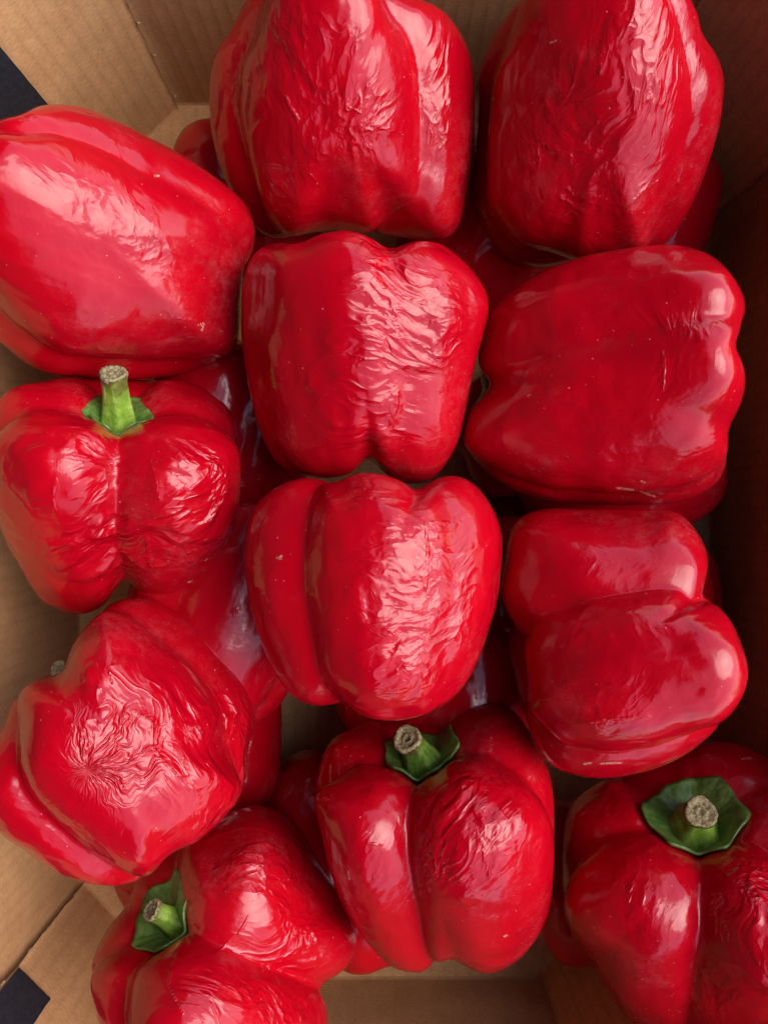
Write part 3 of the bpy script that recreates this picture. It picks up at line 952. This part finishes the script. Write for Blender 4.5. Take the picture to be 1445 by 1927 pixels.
pepper(label='bottom right red pepper, light green stem in a wide star shaped calyx',
    z=0.090, ang=84, el=50, taper=0.12, c=(1302,1668), L=0.050, R=0.056, ct=.66,
    poly=[(1054,1645),(1057,1595),(1064,1535),(1088,1498),(1118,1478),(1160,1448),(1230,1420),(1285,1410),(1323,1397),(1363,1395),(1396,1402),(1445,1427),(1495,1470),(1530,1540),(1545,1640),(1535,1760),(1500,1870),(1440,1960),(1350,2000),(1260,1980),(1192,1927),(1161,1894),(1128,1843),(1110,1800),(1088,1776),(1064,1723)],
    lobes=[lobe(-36,.56,.50,.48,1,1.02), lobe(38,.56,.50,.48,1,1.02), lobe(-94,.54,.48,.44,1.02,.95), lobe(98,.54,.48,.48,1,.95), lobe(-150,.54,.47,.42,1,.95), lobe(150,.54,.48,.46,1,.95)],
    k=.03, wrk=[(1410,1720,90,140,0,1.0),(1200,1690,60,110,0,.3),(1360,1850,120,80,0,.5)], wdir=70, wstr=2.2,
    crease=[[(1221,1655),(1206,1705)],[(1190,1660),(1178,1700)],[(1395,1428),(1415,1426)]], scab=[[(1394,1428),(1414,1427)]],
    stem=dict(base=(1312,1568,.128), tip=(1318,1528,.1395), r0=.0125, r1=.0055, dz=.016, calyx=.0205, cc=(1311,1556,.1275), bend=.5, points=6, flare=1.05, curl=.0018))

# the layer below, seen in the gaps
L4 = [lobe(10), lobe(100), lobe(190), lobe(-80)]
L3 = [lobe(0,.32,.72,.75), lobe(120,.32,.72,.75), lobe(-120,.32,.72,.75)]
def low(u, v, z, ang, el, R, L, label, lobes=L4, roll=0, taper=.12, **k):
    PEPPERS.append(dict(label=label, c=(u, v), z=z, ang=ang, el=el, R=R, L=L, taper=taper, n=56,
                        lobes=[(a + roll, *rest) for a, *rest in lobes], **k))

low(440, 820, .048, 80, 10, .040, .046, 'shaded red pepper between the crumpled stemmed one and the centre one', roll=40)
low(425, 1150, .074, 70, 5, .041, .050, 'red pepper with one narrow upright glint, left of the plump one with the scab', roll=5, crease=[[(452,1140),(440,1160)]])
low(400, 1395, .037, 95, 0, .034, .040, 'dark red pepper peeping out right of the starburst wrinkled one', roll=45)
low(602, 1578, .034, 60, 10, .034, .038, 'dark red pepper half hidden left of the bottom middle one', roll=20)
low(745, 1262, .032, 100, 0, .034, .036, 'dark red pepper under the lower end of the plump scabbed one', roll=30)
low(870, 1310, .052, 80, 0, .038, .040, 'red pepper behind the dark green stem at the bottom middle', roll=10)
low(950, 1150, .034, 90, 0, .036, .046, 'shaded red pepper deep between the plump one and the grooved one', roll=0)
low(900, 450, .042, 60, 0, .038, .042, 'dark red pepper under the two large ones at the top', roll=15)
low(1215, 420, .040, 85, 0, .031, .034, 'dark red pepper under the lower right of the upper right one', roll=40)
low(478, 372, .042, 100, 0, .034, .036, 'dark red pepper in the gap left of the top middle one', roll=20)
low(1150, 880, .048, 20, 0, .036, .046, 'shaded red pepper under the wide smooth one by the right wall', roll=45)
low(1210, 1160, .042, 95, 0, .036, .040, 'dark red pepper at the right end of the level groove', roll=20)
low(705, 1655, .038, 100, 0, .035, .038, 'red pepper under the lower left of the bottom middle one', roll=35)
low(1120, 1655, .036, 90, 0, .033, .038, 'red pepper under the left side of the bottom right one', roll=10)
low(400, 1650, .044, 120, 0, .038, .042, 'shaded red pepper just above the stem pointing left', roll=15)
low(1010, 800, .037, 30, 0, .036, .040, 'dark red pepper between the centre one and the wide smooth one', roll=15)

for i, s in enumerate(PEPPERS):
    grp = 'red peppers in the box'
    me, ctr, V, A = make_body(s, seed=i + 1)
    if 'stem' in s:
        root = bpy.data.objects.new('bell_pepper', None)
        root.empty_display_size = 0.02
        col.objects.link(root)
        root.location = ctr
        link('body', me, M_SKIN, root)
        sp = dict(s['stem']); sp.setdefault('A', tuple(A))
        add_stem(root, ctr, me, sp, i + 1)
    else:
        me.name = 'bell_pepper'
        root = link('bell_pepper', me, M_SKIN)
        root.location = ctr
    tag(root, s['label'], 'pepper', grp)
